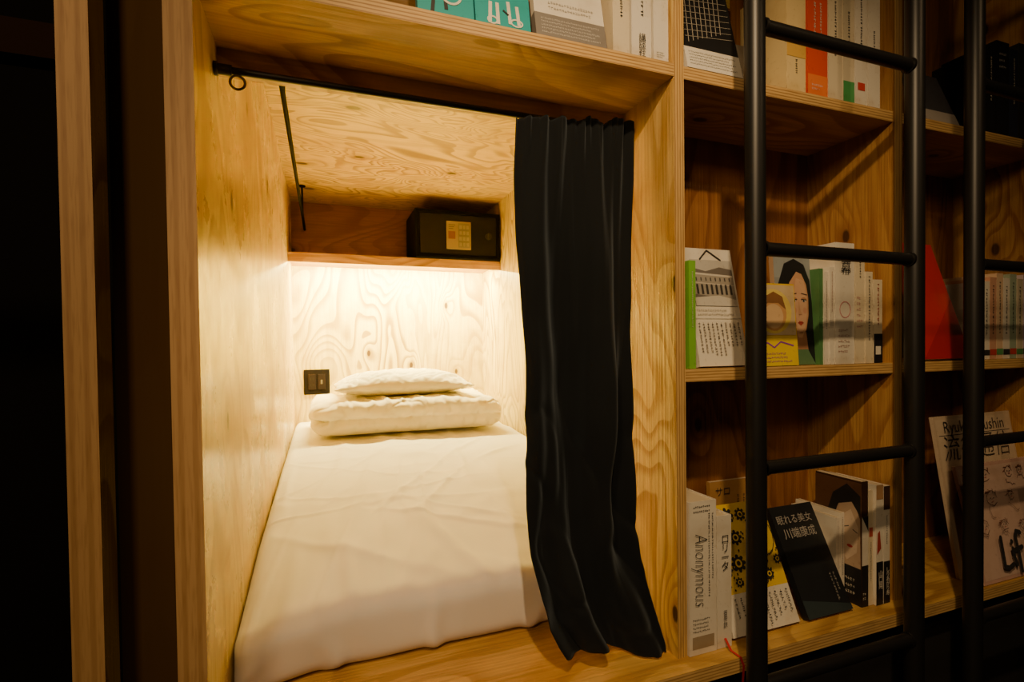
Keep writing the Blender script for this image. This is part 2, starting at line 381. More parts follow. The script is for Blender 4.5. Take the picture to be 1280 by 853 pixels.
# ---------------------------------------------------------------- safe
sx0,sx1=.460,.930; sy0,sy1=1.905,2.20; sz0,sz1=z(.4745),z(.735)
M_safe=mat((.0022,.0019,.0062),.7,spec=.12,name='safe_paint')
sf=thing('safe','charcoal electronic safe with keypad on the shelf over the bed','safe',((sx0+sx1)/2,sy0,sz0))
bm=bmesh.new(); bx(bm,sx0,sx1,sy0,sy1,sz0,sz1,0,.004)
for a0,a1,b0,b1 in ((sx0+.004,sx1-.004,sz0+.004,sz0+.020),(sx0+.004,sx1-.004,sz1-.020,sz1-.004),(sx0+.004,sx0+.020,sz0+.020,sz1-.020),(sx1-.020,sx1-.004,sz0+.020,sz1-.020)):
    bx(bm,a0,a1,sy0-.010,sy0+.001,b0,b1,0,.002)
obj('body',bm,M_safe,sf)
bm=bmesh.new(); bx(bm,sx0+.024,sx1-.024,sy0-.006,sy0+.002,sz0+.024,sz1-.024,0,.002); dr=obj('door',bm,mat((.0095,.0092,.0230),.6,spec=.25),sf)
def sub(name,bm,m,par,**k):
    o=obj(name,bm,m,None,**k); o.data.transform(Matrix.Translation(-sf.location)); o.parent=par; return o
kx0=sx0+.165; kx1=kx0+.135; kz0=sz0+.052; kz1=kz0+.150
bm=bmesh.new(); bx(bm,kx0,kx1,sy0-.012,sy0-.005,kz0,kz1,0,.002)
bx(bm,kx0+.010,kx0+.048,sy0-.0128,sy0-.011,kz0+.055,kz0+.095,2)
for i in range(3): bx(bm,kx0+.012,kx0+.048-.006*i,sy0-.0134,sy0-.012,kz1-.022-.010*i,kz1-.019-.010*i,1)
bx(bm,kx0+.064,kx1-.005,sy0-.0128,sy0-.011,kz0+.010,kz1-.010,3)
kp=sub('keypad',bm,[mat((.30,.25,.17),.5),mat((.10,.08,.06),.5),mat((.20,.08,.04),.5),mat((.20,.20,.24),.4)],sf)
for r_ in range(4):
    for c_ in range(3):
        bm=bmesh.new(); X0=kx0+.069+c_*.0198; Z0=kz0+.017+r_*.031
        bx(bm,X0,X0+.0145,sy0-.016,sy0-.0125,Z0,Z0+.019,0,.0012); sub('key',bm,mat((.30,.29,.28),.4),kp)
bm=bmesh.new(); tube(bm,(sx1-.07,sy0-.004,(sz0+sz1)/2),(sx1-.07,sy0-.022,(sz0+sz1)/2),.017,24); bx(bm,sx1-.074,sx1-.066,sy0-.028,sy0-.02,(sz0+sz1)/2-.016,(sz0+sz1)/2+.016)
sub('knob',bm,mat((.02,.02,.024),.4),sf)
# ---------------------------------------------------------------- hanger rail under ceiling
M_rail=mat((.0035,.0024,.0026),.8,spec=.08,name='dark_rail')
hr=thing('hanging_rail','thin dark rail under the bunk ceiling along the left wall','rail',(-.088,1.3,z(.66)))
bm=bmesh.new(); tube(bm,(-.088,.60,z(.66)),(-.088,YB-.013,z(.66)),.0065,16); obj('rod',bm,M_rail,hr,'auto')
for y in (.68,1.95):
    bm=bmesh.new(); tube(bm,(-.088,y,z(.665)),(-.088,y,z(ZC)-.003),.0045,12); tube(bm,(-.088,y,z(ZC)-.006),(-.088,y,z(ZC)),.016,16); obj('hanger',bm,M_rail,hr,'auto')
# ---------------------------------------------------------------- curtain rod
RY=.14; RZ=z(.452)
cr=thing('curtain_rod','thin black curtain rod across the top of the bunk opening','curtain rod',(XL,RY,RZ))
bm=bmesh.new(); tube(bm,(XL+.006,RY,RZ),(XP0-.004,RY,RZ),.0058,18); tube(bm,(XL+.006,RY,RZ),(XL+.026,RY,RZ),.0085,18); obj('rod',bm,M_black,cr,'auto')
for xx,s in ((XL,1),(XP0,-1)):
    bm=bmesh.new(); tube(bm,(xx+s*.0005,RY,RZ),(xx+s*.006,RY,RZ),.011,20); obj('bracket',bm,M_black,cr,'auto')
bm=bmesh.new(); torus(bm,(XL+.034,RY,RZ-.018),.011,.0022,'Y'); obj('ring',bm,mat((.25,.2,.15),.3,.9),cr,True)
# ---------------------------------------------------------------- curtain
tab=[(146,645,793,.108),(220,643,792,.106),(300,645,788,.104),(400,651,785,.100),(500,655,787,.092),(580,658,790,.080),(640,661,795,.064),(700,668,805,.044),(750,679,820,.026),(790,692,832,.014),(812,704,838,.008),(826,714,840,.004)]
def ctab(y):
    for i in range(len(tab)-1):
        if tab[i][0]<=y<=tab[i+1][0]+1e-6:
            f=(y-tab[i][0])/(tab[i+1][0]-tab[i][0])
            return [tab[i][k]+(tab[i+1][k]-tab[i][k])*f for k in range(4)]
    return list(tab[-1])
NS=180; NQ=300
bm=bmesh.new(); grid=[]
def sm(x): x=max(0,min(1,x)); return x*x*(3-2*x)
for i in range(NS+1):
    s=i/NS; y=146+(826-146)*s
    _,pl_,pr_,Y=ctab(y)
    L=at(pl_,y,Y=Y); Rr=at(pr_,y+(6*(1-s)),Y=Y)
    row=[]
    for j in range(NQ+1):
        q=j/NQ
        p=L.lerp(Rr,q)
        env=.45+.55*math.sin(math.pi*cl(q))**.5
        dr_=.16*math.sin(s*2.6)+.05*math.sin(s*7+q*3)
        # irregular folds: loose gathers at the tape open into a few broad soft folds
        tight=nz(q*13+dr_*4,s*1.3,3.3)*.026*(1-sm(s*1.8))
        mid=nz((q+dr_*.6)*8.0,s*1.7,13.3)*.042*sm(s*3)*(1-.4*sm(s*1.3))
        broad=nz((q+dr_)*4.3,s*1.5+2,23.3)*.095*sm(s*1.5+.1)
        lump=nz(q*3+s*3,s*8,43.3)*.020*sm(s*1.5-.1)
        slack=.008*crease(nz(q*3-s*2.5,s*6,53.3),.13)*sm(s*2-.5)
        p.y+=(tight+mid+broad)*env+lump+slack
        p.x+=(.4*nz((q+dr_)*5,s*2.2,63)*.03)*math.sin(math.pi*q)
        if s<.08:
            g=(1-s/.08); p.y+=g*.003*math.sin(q*2*math.pi*15+3*math.sin(q*9)); p.z+=g*g*.014*nz(q*9,0,1)
        if s>.75:
            k_=(s-.75)*4
            p.z+= k_*k_*.018*nz(q*3.3+.4,.3,9); p.y+=k_*.012*nz(q*6,s*12,19)
        lo=-.034+.004*nz(q*9,s*5,2)
        # soft limit at the front edge of the deck
        if p.y<lo+.02: p.y=lo+.02*math.exp((p.y-lo-.02)/.02)
        p.x=min(p.x,XP0-.003 if p.y>-.003 else XP0+.012); p.z=max(p.z,z(ZF)+.004)
        row.append(bm.verts.new(p))
    grid.append(row)
for i in range(NS):
    for j in range(NQ): bm.faces.new((grid[i][j],grid[i+1][j],grid[i+1][j+1],grid[i][j+1]))
cu=thing('curtain','black floor length curtain gathered at the right of the bunk opening','curtain',(.5,.1,z(ZF)))
co=obj('curtain_cloth',bm,M_cur,cu,True)
so=co.modifiers.new('thickness','SOLIDIFY'); so.thickness=.0018
# ---------------------------------------------------------------- ladders
def ladder(x0,x1,label):
    Yl=-.12
    t=thing('ladder',label,'ladder',((x0+x1)/2,Yl,0),'black steel ladders in front of the bookcase')
    for x in (x0,x1):
        bm=bmesh.new(); tube(bm,(x,Yl,0),(x,Yl,z(1.15)),.0170,28); tube(bm,(x,Yl,0),(x,Yl,.02),.021,28,1); obj('rail',bm,[M_black,mat((.02,.02,.02),.8)],t,'auto')
    for k in range(-1,4):
        zz=z(.541-.3785*(k-0)) if k>=0 else z(.92)
        bm=bmesh.new(); tube(bm,(x0+.015,Yl,zz),(x1-.015,Yl,zz),.0120,22); 
        for q,s in ((x0,1),(x1,-1)): tube(bm,(q+s*.015,Yl,zz),(q+s*.020,Yl,zz),.0142,22)
        obj('rung',bm,M_black,t,'auto')
ladder(.695,1.102,'black steel ladder standing in front of the middle bookcase column')
ladder(1.290,1.697,'black steel ladder at the far right edge in front of the last column')
# ---------------------------------------------------------------- text
_tm={}
def text_mesh(s,size,vertical=False,shear=0,off=0):
    k=(s,round(size,5),vertical,shear,off)
    if k in _tm: return _tm[k]
    c=bpy.data.curves.new('t','FONT'); c.body='\n'.join(s) if vertical else s
    c.size=size; c.align_x='CENTER'; c.align_y='CENTER'; c.space_line=.86 if vertical else 1; c.resolution_u=2; c.shear=shear; c.offset=off
    o=bpy.data.objects.new('t',c); COL.objects.link(o)
    bpy.context.view_layer.update()
    dg=bpy.context.evaluated_depsgraph_get()
    me=bpy.data.meshes.new_from_object(o.evaluated_get(dg))
    bpy.data.objects.remove(o); _tm[k]=me; return me
# ---------------------------------------------------------------- books
CR=(.70,.61,.43); WH=(.76,.71,.60); BK=(.012,.012,.013)
INK=(.03,.03,.03)
def paper(c,rough=.5):
    """slightly worn, uneven printed paper"""
    k=('paper',tuple(c),rough)
    if k in _m: return _m[k]
    m = bpy.data.materials.new('printed_paper'); m.use_nodes = True; nt = m.node_tree
    b = nt.nodes['Principled BSDF']; tc = N(nt,'ShaderNodeTexCoord')
    n = N(nt,'ShaderNodeTexNoise'); nt.links.new(tc.outputs['Object'], n.inputs['Vector']); n.inputs['Scale'].default_value=14; n.inputs['Detail'].default_value=5
    n2 = N(nt,'ShaderNodeTexNoise'); nt.links.new(tc.outputs['Object'], n2.inputs['Vector']); n2.inputs['Scale'].default_value=120; n2.inputs['Detail'].default_value=3
    cc = mixc(nt, math_(nt,'MULTIPLY',ramp(nt,n.outputs[0],.42,.75),.48), c, (c[0]*.70,c[1]*.60,c[2]*.46))
    cc = mixc(nt, math_(nt,'MULTIPLY',ramp(nt,n2.outputs[0],.60,.75),.30), cc, (c[0]*.5,c[1]*.42,c[2]*.34))
    nt.links.new(cc, b.inputs['Base Color']); b.inputs['Roughness'].default_value=rough
    _m[k]=m; return m
def face_pt(side,w,h,t,u,v,e):
    if side=='front': return Vector((-w/2+u*w, -e, v*h))
    if side=='back': return Vector((w/2-u*w, t+e, v*h))
    return Vector((-w/2-e, t*(1-u), v*h))
def prints(bk,shapes,w,h,t,side):
    bm=bmesh.new(); mats=[]; e=.0007
    def MI(c):
        c=tuple(c)
        if c not in mats: mats.append(c)
        return mats.index(c)
    W = t if side=='spine' else w
    def poly(pts,c):
        nonlocal e
        f=bm.faces.new([bm.verts.new(face_pt(side,w,h,t,u,v,e)) for u,v in pts]); f.material_index=MI(c); 
    for s in shapes:
        k=s[0]; e+=.00004
        if k=='r': poly([(s[1],s[2]),(s[3],s[2]),(s[3],s[4]),(s[1],s[4])],s[5])
        elif k=='e': poly([(s[1]+s[3]*math.cos(a*math.pi/12),s[2]+s[4]*math.sin(a*math.pi/12)) for a in range(24)],s[5])
        elif k=='p': poly(s[1],s[2])
        elif k=='l':
            u0,v0,u1,v1,wd,c=s[1:]; dx=(u1-u0)*W; dy=(v1-v0)*h; L=math.hypot(dx,dy) or 1; nx=-dy/L*wd/2/W; ny=dx/L*wd/2/h
            poly([(u0-nx,v0-ny),(u1-nx,v1-ny),(u1+nx,v1+ny),(u0+nx,v0+ny)],c)
        elif k=='a':
            u,v,ru,rv,a0,a1,wd,c=s[1:]; n=14; pr=None
            for i in range(n+1):
                a=R(a0+(a1-a0)*i/n); o_=(u+ru*math.cos(a),v+rv*math.sin(a)); ii=(u+(ru-wd/W)*math.cos(a),v+(rv-wd/h)*math.sin(a))
                if pr: poly([pr[0],o_,ii,pr[1]],c)
                pr=(o_,ii)
        elif k=='cols':
            # columns of small irregular strokes standing for print too small to read
            u0,v0,u1,v1,n,c=s[1:]; rs=random.Random(int(u0*100+n*7))
            for i in range(n):
                uc=u0+(u1-u0)*(i+.5)/n; v=v1; wd=min((u1-u0)/n*.5,.0065/W)
                stop=v0+(v1-v0)*rs.uniform(0,.35); st=max(wd*W*1.15,.0035)/h
                while v-st>stop:
                    for q in range(2):
                        va=v-st*rs.uniform(.05,.75); poly([(uc-wd/2*rs.uniform(.5,1),va-st*.09),(uc+wd/2*rs.uniform(.5,1),va-st*.09),(uc+wd/2*rs.uniform(.5,1),va+st*.06),(uc-wd/2*rs.uniform(.5,1),va+st*.06)],c)
                    ua=uc+wd*rs.uniform(-.35,.35); poly([(ua-wd*.07,v-st*.8),(ua+wd*.07,v-st*.8),(ua+wd*.07,v),(ua-wd*.07,v)],c)
                    v-=st
        elif k=='rows':
            u0,v0,u1,v1,n,c=s[1:]; rs=random.Random(int(v0*100+n*5))
            for i in range(n):
                vc=v0+(v1-v0)*(i+.5)/n; u=u0; hh=min((v1-v0)/n*.5,.006/h); stop=u1-(u1-u0)*rs.uniform(0,.25); ww=max(hh*h,.0022)/W
                while u+ww<stop:
                    for q in range(2):
                        va=vc+hh*rs.uniform(-.45,.45); poly([(u,va-hh*.08),(u+ww*.75,va-hh*.08),(u+ww*.75,va+hh*.08),(u,va+hh*.08)],c)
                    ua=u+ww*rs.uniform(.15,.6); poly([(ua-ww*.07,vc-hh/2),(ua+ww*.07,vc-hh/2),(ua+ww*.07,vc+hh/2),(ua-ww*.07,vc+hh/2)],c)
                    u+=ww
    o=obj({'front':'cover_print','back':'back_print','spine':'spine_print'}[side],bm,[paper(c,.5) for c in mats],bk,False,True)
    return o
def book(label,w,h,t,cover,pos,yaw=0,tilt=0,group='books in the bookcase',front=None,spine=None,back=None,obi=None,texts=(),pages=(.64,.53,.35),cat='book',hard=False,name='book',rough=.45):
    root=thing(name,label,cat,(0,0,0),group)
    a=R(tilt)
    root.location=Vector(pos)+Vector((0,0,max(0,t*math.sin(a))+.0005))
    root.rotation_euler=(-a,0,R(yaw))
    th=.0022 if hard else .0012; ins=.003 if hard else .0004
    bm=bmesh.new()
    bx(bm,-w/2,w/2,0,th,0,h); bx(bm,-w/2,w/2,t-th,t,0,h); bx(bm,-w/2,-w/2+th,th,t-th,0,h)
    obj('cover',bm,paper(cover,rough),root,False,True)
    bm=bmesh.new(); bx(bm,-w/2+th,w/2-ins-.0003,th,t-th,ins,h-ins); obj('page_block',bm,mat(pages,.8),root,False,True)
    if obi:
        oh,oc=obi; e=.0005
        bm=bmesh.new(); bx(bm,-w/2-e,w/2,-e,0,0,oh*h); bx(bm,-w/2-e,-w/2,0,t,0,oh*h); bx(bm,-w/2-e,w/2,t,t+e,0,oh*h)
        obj('paper_band',bm,paper(oc,.5),root,False,True)
    if front: prints(root,front,w,h,t,'front')
    if spine: prints(root,spine,w,h,t,'spine')
    if back: prints(root,back,w,h,t,'back')
    for tx in texts:
        s,side,u,v,size,c,vert,rot=tx[:8]
        me=text_mesh(s,size,vert,tx[8] if len(tx)>8 else 0,tx[10] if len(tx)>10 else 0).copy()
        M=Matrix.Rotation(R(rot),4,'Z')
        if len(tx)>9: M=M@Matrix.Diagonal((tx[9],1,1,1))
        base=Matrix.Rotation(R(90),4,'X')
        if side=='spine': base=Matrix.Rotation(R(-90),4,'Z')@base
        me.transform(Matrix.Translation(face_pt(side,w,h,t,u,v,.0030))@base@M)
        me.materials.clear(); me.materials.append(mat(c,.5))
        o=bpy.data.objects.new('title',me); COL.objects.link(o); o.parent=root
    return root
def spine_px(label,pl,pr,ytop,yf,shelf,cover,depth=.125,lean=0,**k):
    xl=at(pl,400,Y=yf).x+.0006; xr=at(pr,400,Y=yf).x-.0006
    h=at((pl+pr)/2,ytop,Y=yf).z-z(shelf)
    return book(label,depth,h,xr-xl,cover,(xr,yf+depth/2,z(shelf)),yaw=90,tilt=lean,**k)
def face_px(label,pl,pr,h,yf,shelf,cover,t=.015,tilt=15,yaw=0,**k):
    xl=at(pl,400,Y=yf).x; xr=at(pr,400,Y=yf).x
    return book(label,xr-xl,h,t,cover,((xl+xr)/2,yf,z(shelf)),yaw=yaw,tilt=tilt,**k)
TEAL=(.02,.36,.38)
S1=.526; S2=-.048; S3=ZF
G1='books on the shelf over the bunk opening'
face_px('teal picture book nearest the left on the shelf over the bunk',528,598,.20,.008,S1,TEAL,group=G1,tilt=10,
  front=[('l',.25,.0,.3,.2,.006,INK),('l',.5,.05,.48,.24,.006,INK),('a',.6,.2,.2,.1,180,360,.004,WH),('l',.1,.12,.3,.16,.003,INK)])
face_px('teal picture book with white hand-drawn legs and feet, left of the grey banded book',600,668,.20,.008,S1,TEAL,group=G1,tilt=10,
  front=[('l',.25,.02,.28,.22,.006,WH),('l',.4,.02,.40,.22,.006,WH),('a',.3,.05,.1,.04,0,360,.003,WH),('l',.62,.04,.6,.25,.006,WH),('l',.78,.04,.76,.22,.006,WH),('a',.74,.06,.12,.04,0,360,.003,WH),('l',.5,.16,.6,.12,.003,INK)])
face_px('white book with a grey paper band, face out on the shelf over the bunk',675,762,.21,.008,S1,WH,group=G1,tilt=12,obi=(.22,(.22,.20,.18)),
  front=[('rows',.08,.03,.95,.19,5,(.6,.56,.5)),('rows',.2,.26,.9,.36,2,(.4,.38,.35))])
spine_px('plain narrow cream spine right of the grey banded book',769,790,-40,.01,S1,CR,group=G1,spine=[('cols',.3,.3,.7,.7,1,INK)])
spine_px('white spine with black vertical lettering on the shelf over the bunk',792,817,-40,.01,S1,WH,group=G1,texts=[('講談社','spine',.5,.14,.016,INK,True,0)],spine=[('cols',.3,.3,.75,.9,1,INK)])
spine_px('white rounded spine against the partition at the end of the shelf over the bunk',819,838,-40,.01,S1,WH,group=G1,spine=[('rows',.2,.05,.8,.12,3,INK)])
G2='books on the top shelf of the middle column'
face_px('black book with white lined art and a white band on the upper middle shelf',862,930,.24,.008,S1,BK,group=G2,tilt=14,obi=(.2,WH),
  front=[('rows',.06,.03,.95,.17,5,(.1,.1,.1))]+[('l',.1+.09*i,.25+.02*i,.22+.09*i,.95,.0015,(.4,.36,.30)) for i in range(8)]+[('l',.05,.3+.06*i,.95,.36+.06*i,.001,(.35,.32,.27)) for i in range(9)])
xa=at(984,400,Y=.008).x
book('thin grey booklet lying against the back behind the ladder on the upper middle shelf',.10,.15,.008,(.22,.20,.18),(xa-.06,.06,z(S1)),tilt=20,group=G2,front=[('rows',.1,.1,.9,.8,6,(.5,.46,.40))])
spine_px('cream and yellow spine left of the orange red book on the upper middle shelf',984,1008,-30,.008,S1,(.75,.58,.28),group=G2,spine=[('r',0,.3,1,.42,(.7,.42,.08)),('cols',.3,.08,.7,.28,1,INK)])
spine_px('orange red spine on the upper middle shelf',1010,1035,-10,.008,S1,(.70,.08,.02),group=G2,spine=[('r',0,.0,1,.2,(.8,.2,.05)),('cols',.2,.35,.8,.9,2,WH),('rows',.2,.05,.8,.12,2,WH)])
spine_px('cream spine right of the orange red book',1036,1053,-20,.008,S1,CR,group=G2,spine=[('cols',.3,.2,.7,.85,1,INK)])
spine_px('cream spine with a green foot on the upper middle shelf',1054,1068,-5,.008,S1,CR,group=G2,spine=[('r',0,0,1,.2,(.08,.35,.10)),('cols',.3,.3,.7,.85,1,INK)])
spine_px('white spine with a small red mark on the upper middle shelf',1069,1084,-25,.008,S1,WH,group=G2,spine=[('r',.2,.12,.8,.18,(.6,.05,.03)),('cols',.3,.3,.7,.85,1,INK)])
spine_px('plain white spine last against the upright on the upper middle shelf',1085,1100,-25,.008,S1,WH,group=G2,spine=[('cols',.3,.25,.7,.6,1,INK)])
G3='books on the centre shelf of the middle column'
spine_px('slim bright green spine against the left partition on the centre shelf',861,870,326,.012,S2,(.20,.48,.04),group=G3,spine=[('cols',.3,.2,.7,.9,1,WH)])
arch=[('r',.10,.50,.96,.90,(.16,.14,.12)),('p',[(.1,.9),(.96,.9),(.96,.82),(.7,.84),(.4,.80),(.1,.83)],(.5,.48,.43)),
 ('p',[(.12,.60),(.95,.56),(.95,.76),(.12,.78)],(.34,.31,.26)),('l',.12,.78,.95,.76,.004,(.62,.58,.5)),('l',.12,.70,.95,.68,.002,(.55,.5,.43))]
for i in range(8):
    arch+=[('r',.16+.098*i,.60,.205+.098*i,.67,(.04,.035,.03)),('e',.1825+.098*i,.67,.022,.018,(.04,.035,.03)),('r',.17+.098*i,.715,.195+.098*i,.745,(.08,.07,.06))]
arch+=[('p',[(.1,.5),(.96,.5),(.96,.555),(.6,.59),(.1,.57)],(.58,.55,.48)),('l',.3,.9,.48,.985,.003,INK),('l',.48,.985,.75,.9,.003,INK),('cols',.05,.05,.95,.36,10,(.16,.13,.10)),('rows',.1,.41,.9,.48,2,(.4,.36,.3)),('l',0,.395,1,.395,.0012,(.6,.57,.5))]
face_px('white book with a dark photograph of a stone bridge, face out on the centre shelf',875,936,.25,.02,S2,WH,group=G3,tilt=12,front=arch)
YE=(.78,.52,.01)
xl,xr=.820,.938
book('yellow banded book with an orange round design, face out on the centre shelf',xr-xl,.172,.011,YE,((xl+xr)/2,.0035,z(S2)),tilt=4,group=G3,obi=(.36,(.82,.60,.02)),
  front=[('r',.02,.37,.98,.98,(.66,.52,.30)),('e',.48,.66,.42,.27,(.80,.62,.15)),('e',.48,.64,.30,.22,(.62,.34,.14)),('e',.48,.60,.22,.15,(.74,.50,.26)),('p',[(.2,.68),(.3,.84),(.5,.9),(.7,.84),(.77,.68),(.6,.76),(.36,.76)],(.28,.13,.05)),
         ('l',.1,.24,.3,.28,.003,(.25,.05,.4)),('l',.3,.28,.45,.22,.003,(.25,.05,.4)),('l',.45,.22,.6,.29,.003,(.25,.05,.4)),('l',.6,.29,.9,.24,.003,(.25,.05,.4)),('rows',.1,.03,.9,.17,3,(.3,.1,.35))])
xl,xr=.902,1.007
SK=(.66,.40,.24); SKm=(.58,.33,.18); SKd=(.42,.21,.11)
book('book with a painted woman with black hair on its cover, behind the yellow one',xr-xl,.235,.011,(.50,.33,.2),((xl+xr)/2,.020,z(S2)),tilt=4,group=G3,
  front=[('r',0,0,1,1,(.24,.26,.26)),('r',0,.8,1,1,(.30,.33,.33)),
   ('p',[(.06,.0),(.04,.45),(.10,.75),(.28,.93),(.55,.98),(.82,.93),(.96,.78),(1,.5),(1,0)],BK),
   ('p',[(.42,.0),(.44,.30),(.78,.30),(.84,.0)],SKd),('p',[(.25,.0),(.44,.14),(.8,.14),(1,.0)],(.10,.20,.09)),
   ('p',[(.30,.62),(.32,.45),(.40,.34),(.54,.235),(.66,.23),(.79,.32),(.88,.46),(.90,.64),(.86,.78),(.72,.87),(.50,.87),(.36,.78)],SKd),
   ('p',[(.36,.62),(.38,.45),(.46,.34),(.57,.25),(.66,.245),(.78,.33),(.86,.46),(.88,.64),(.84,.78),(.72,.87),(.50,.87),(.40,.78)],SKm),
   ('p',[(.50,.66),(.52,.46),(.56,.36),(.62,.29),(.68,.29),(.77,.36),(.83,.47),(.85,.64),(.80,.78),(.58,.80)],SK),
   ('e',.50,.50,.05,.03,(.62,.30,.18)),('e',.78,.50,.05,.03,(.62,.32,.2)),
   ('p',[(.26,.56),(.28,.80),(.50,.93),(.80,.91),(.94,.74),(.92,.54),(.86,.74),(.74,.84),(.60,.86),(.40,.76)],BK),
   ('e',.50,.60,.08,.022,SKd),('e',.765,.60,.08,.022,SKd),('e',.50,.588,.055,.010,(.6,.52,.44)),('e',.765,.588,.055,.010,(.6,.52,.44)),('e',.505,.588,.024,.012,INK),('e',.76,.588,.024,.012,INK),
   ('l',.43,.598,.58,.602,.002,INK),('l',.69,.602,.84,.598,.002,INK),('l',.41,.645,.57,.658,.0022,(.08,.04,.03)),('l',.70,.658,.86,.645,.0022,(.08,.04,.03)),
   ('p',[(.62,.60),(.59,.47),(.63,.455),(.69,.465),(.65,.50)],SKm),('l',.60,.462,.68,.462,.0016,SKd),('p',[(.56,.385),(.61,.402),(.64,.396),(.67,.402),(.72,.385),(.64,.358)],(.42,.06,.045)),('l',.56,.385,.72,.385,.001,(.2,.02,.02)),('e',.64,.295,.05,.008,SKd)])
spine_px('thin green spine beside the book with the painted woman',1024,1029,336,.010,S2,(.08,.22,.07),group=G3,depth=.10)
spine_px('thin white spine right of the thin green one on the centre shelf',1030,1036,340,.008,S2,WH,group=G3,spine=[('cols',.3,.2,.7,.9,1,INK)])
spine_px('second thin white spine right of the thin green one on the centre shelf',1037,1043,334,.006,S2,WH,group=G3,spine=[('cols',.3,.4,.7,.95,1,(.3,.05,.03))])
spine_px('tall white spine with large black title on the centre shelf',1044,1068,304,.005,S2,WH,group=G3,texts=[('暗幕','spine',.5,.84,.032,INK,True,0)],spine=[('rows',.15,.08,.85,.3,5,(.5,.3,.25)),('a',.5,.45,.3,.07,0,360,.002,(.6,.25,.25))])
spine_px('tall cream spine with pink scribbles on the centre shelf',1069,1081,312,.008,S2,CR,group=G3,spine=[('rows',.15,.3,.85,.6,6,(.6,.3,.28)),('cols',.3,.65,.7,.95,1,INK)])
spine_px('short cream spine with vertical print on the centre shelf',1082,1091,340,.006,S2,CR,group=G3,spine=[('cols',.25,.2,.75,.95,1,INK)])
spine_px('cream spine with a black foot against the upright on the centre shelf',1092,1103,350,.010,S2,CR,group=G3,spine=[('r',0,0,1,.35,BK),('r',.2,.1,.8,.2,WH),('cols',.25,.4,.75,.95,1,(.4,.05,.03))])
G4='books on the bottom shelf of the middle column'
def sx(label,x0,x1,h,yf,cover,depth=.12,**k):
    return book(label,depth,h,x1-x0-.001,cover,(x1,yf+depth/2,z(S3)),yaw=90,group=G4,**k)
sx('thick white book with sideways script title, first on the bottom shelf',.6465,.712,.297,-.004,WH,depth=.135,hard=True,
  texts=[('Anonymous','spine',.38,.56,.044,INK,False,-90,.25,.66,-.0009)],spine=[('r',.1,.04,.9,.12,(.35,.28,.18)),('rows',.12,.14,.88,.24,4,INK),('cols',.66,.30,.92,.92,2,INK),('rows',.15,.92,.85,.98,2,INK)])
sx('white spine titled in black katakana beside the thick white book',.7135,.750,.262,-.003,WH,depth=.13,hard=True,
  texts=[('ロリータ','spine',.5,.72,.021,INK,True,0),('若島正訳','spine',.5,.22,.010,INK,True,0)])
rb=bmesh.new()
pts=[Vector((.73,-.0045,z(S3)+.02)),Vector((.73,-.02,z(S3)+.004)),Vector((.733,-.041,z(S3)+.002)),Vector((.736,-.046,z(S3)-.012)),Vector((.734,-.045,z(S3)-.05))]
for s_ in range(len(pts)-1):
    a_,b_=pts[s_],pts[s_+1]; rb.faces.new([rb.verts.new(a_),rb.verts.new(a_+Vector((.005,0,0))),rb.verts.new(b_+Vector((.005,0,0))),rb.verts.new(b_)])
bmesh.ops.remove_doubles(rb,verts=rb.verts,dist=.0001)
o=obj('bookmark_ribbon',rb,mat((.6,.03,.04),.5)); o.modifiers.new('s','SOLIDIFY').thickness=.0005
tag(o,'red bookmark ribbon hanging from the katakana titled book over the deck edge','ribbon')
book('tan cover standing upright behind the yellow patterned book',.14,.262,.012,(.46,.25,.08),(.945,.195,z(S3)),tilt=1,group=G4,
  front=[('cols',.55,.7,.95,.86,3,INK)],texts=[('サロ','front',.27,.90,.024,INK,False,0)])
YO=(.80,.55,.01)
fr=[('r',0,.3,1,1,YO)]
rs=random.Random(11)
big=[(.15,.85,.09),(.38,.9,.09),(.2,.66,.09),(.42,.72,.08),(.14,.48,.08),(.35,.52,.09),(.5,.4,.06),(.58,.9,.07),(.56,.56,.05),(.28,.38,.05),(.07,.36,.05),(.88,.93,.05),(.93,.5,.05),(.74,.40,.06)]
for u,v,r_ in big:
    for q in range(8):
        a_=q*math.pi/4; fr.append(('e',u+math.cos(a_)*r_*.95,v+math.sin(a_)*r_*.62,r_*.26,r_*.17,INK))
    fr+= [('e',u,v,r_*.85,r_*.56,INK),('e',u,v,r_*.55,r_*.36,YO),('e',u,v,r_*.32,r_*.21,INK)]
for i in range(60):
    u,v=rs.uniform(.03,.97),rs.uniform(.32,.98)
    fr.append(('e',u,v,.012,.008,INK))
fr+=[('e',.78,.70,.17,.15,(.85,.62,.05)),('a',.78,.70,.18,.16,0,360,.002,INK),('cols',.08,.03,.94,.27,10,INK)]
xl,xr=.762,.940
book('yellow book with black ornament pattern and a white printed band',xr-xl,.255,.018,(.8,.55,.01),((xl+xr)/2,.004,z(S3)),tilt=24,group=G4,obi=(.30,WH),front=fr)
xl,xr=.962,1.094
TW=(.46,.43,.38)
book('black book with white vertical title leaning back beside the yellow one',xr-xl,.235,.016,(.014,.016,.018),((xl+xr)/2,.0,z(S3)),tilt=27,group=G4,
  front=[('cols',.75,.08,.92,.34,2,(.36,.34,.30)),('p',[(0,0),(1,0),(1,.05),(0,.16)],(.03,.045,.05))],texts=[('眠れる美女','front',.46,.86,.0215,TW,False,0),('川端康成','front',.48,.73,.0245,TW,False,0)])
sx('slim white spine just right of the leaning black book',1.100,1.112,.195,.045,WH,spine=[('cols',.25,.3,.75,.9,1,(.4,.38,.35))])
sx('second slim white spine right of the leaning black book',1.114,1.127,.205,.045,WH,spine=[('cols',.25,.25,.75,.95,1,INK)])
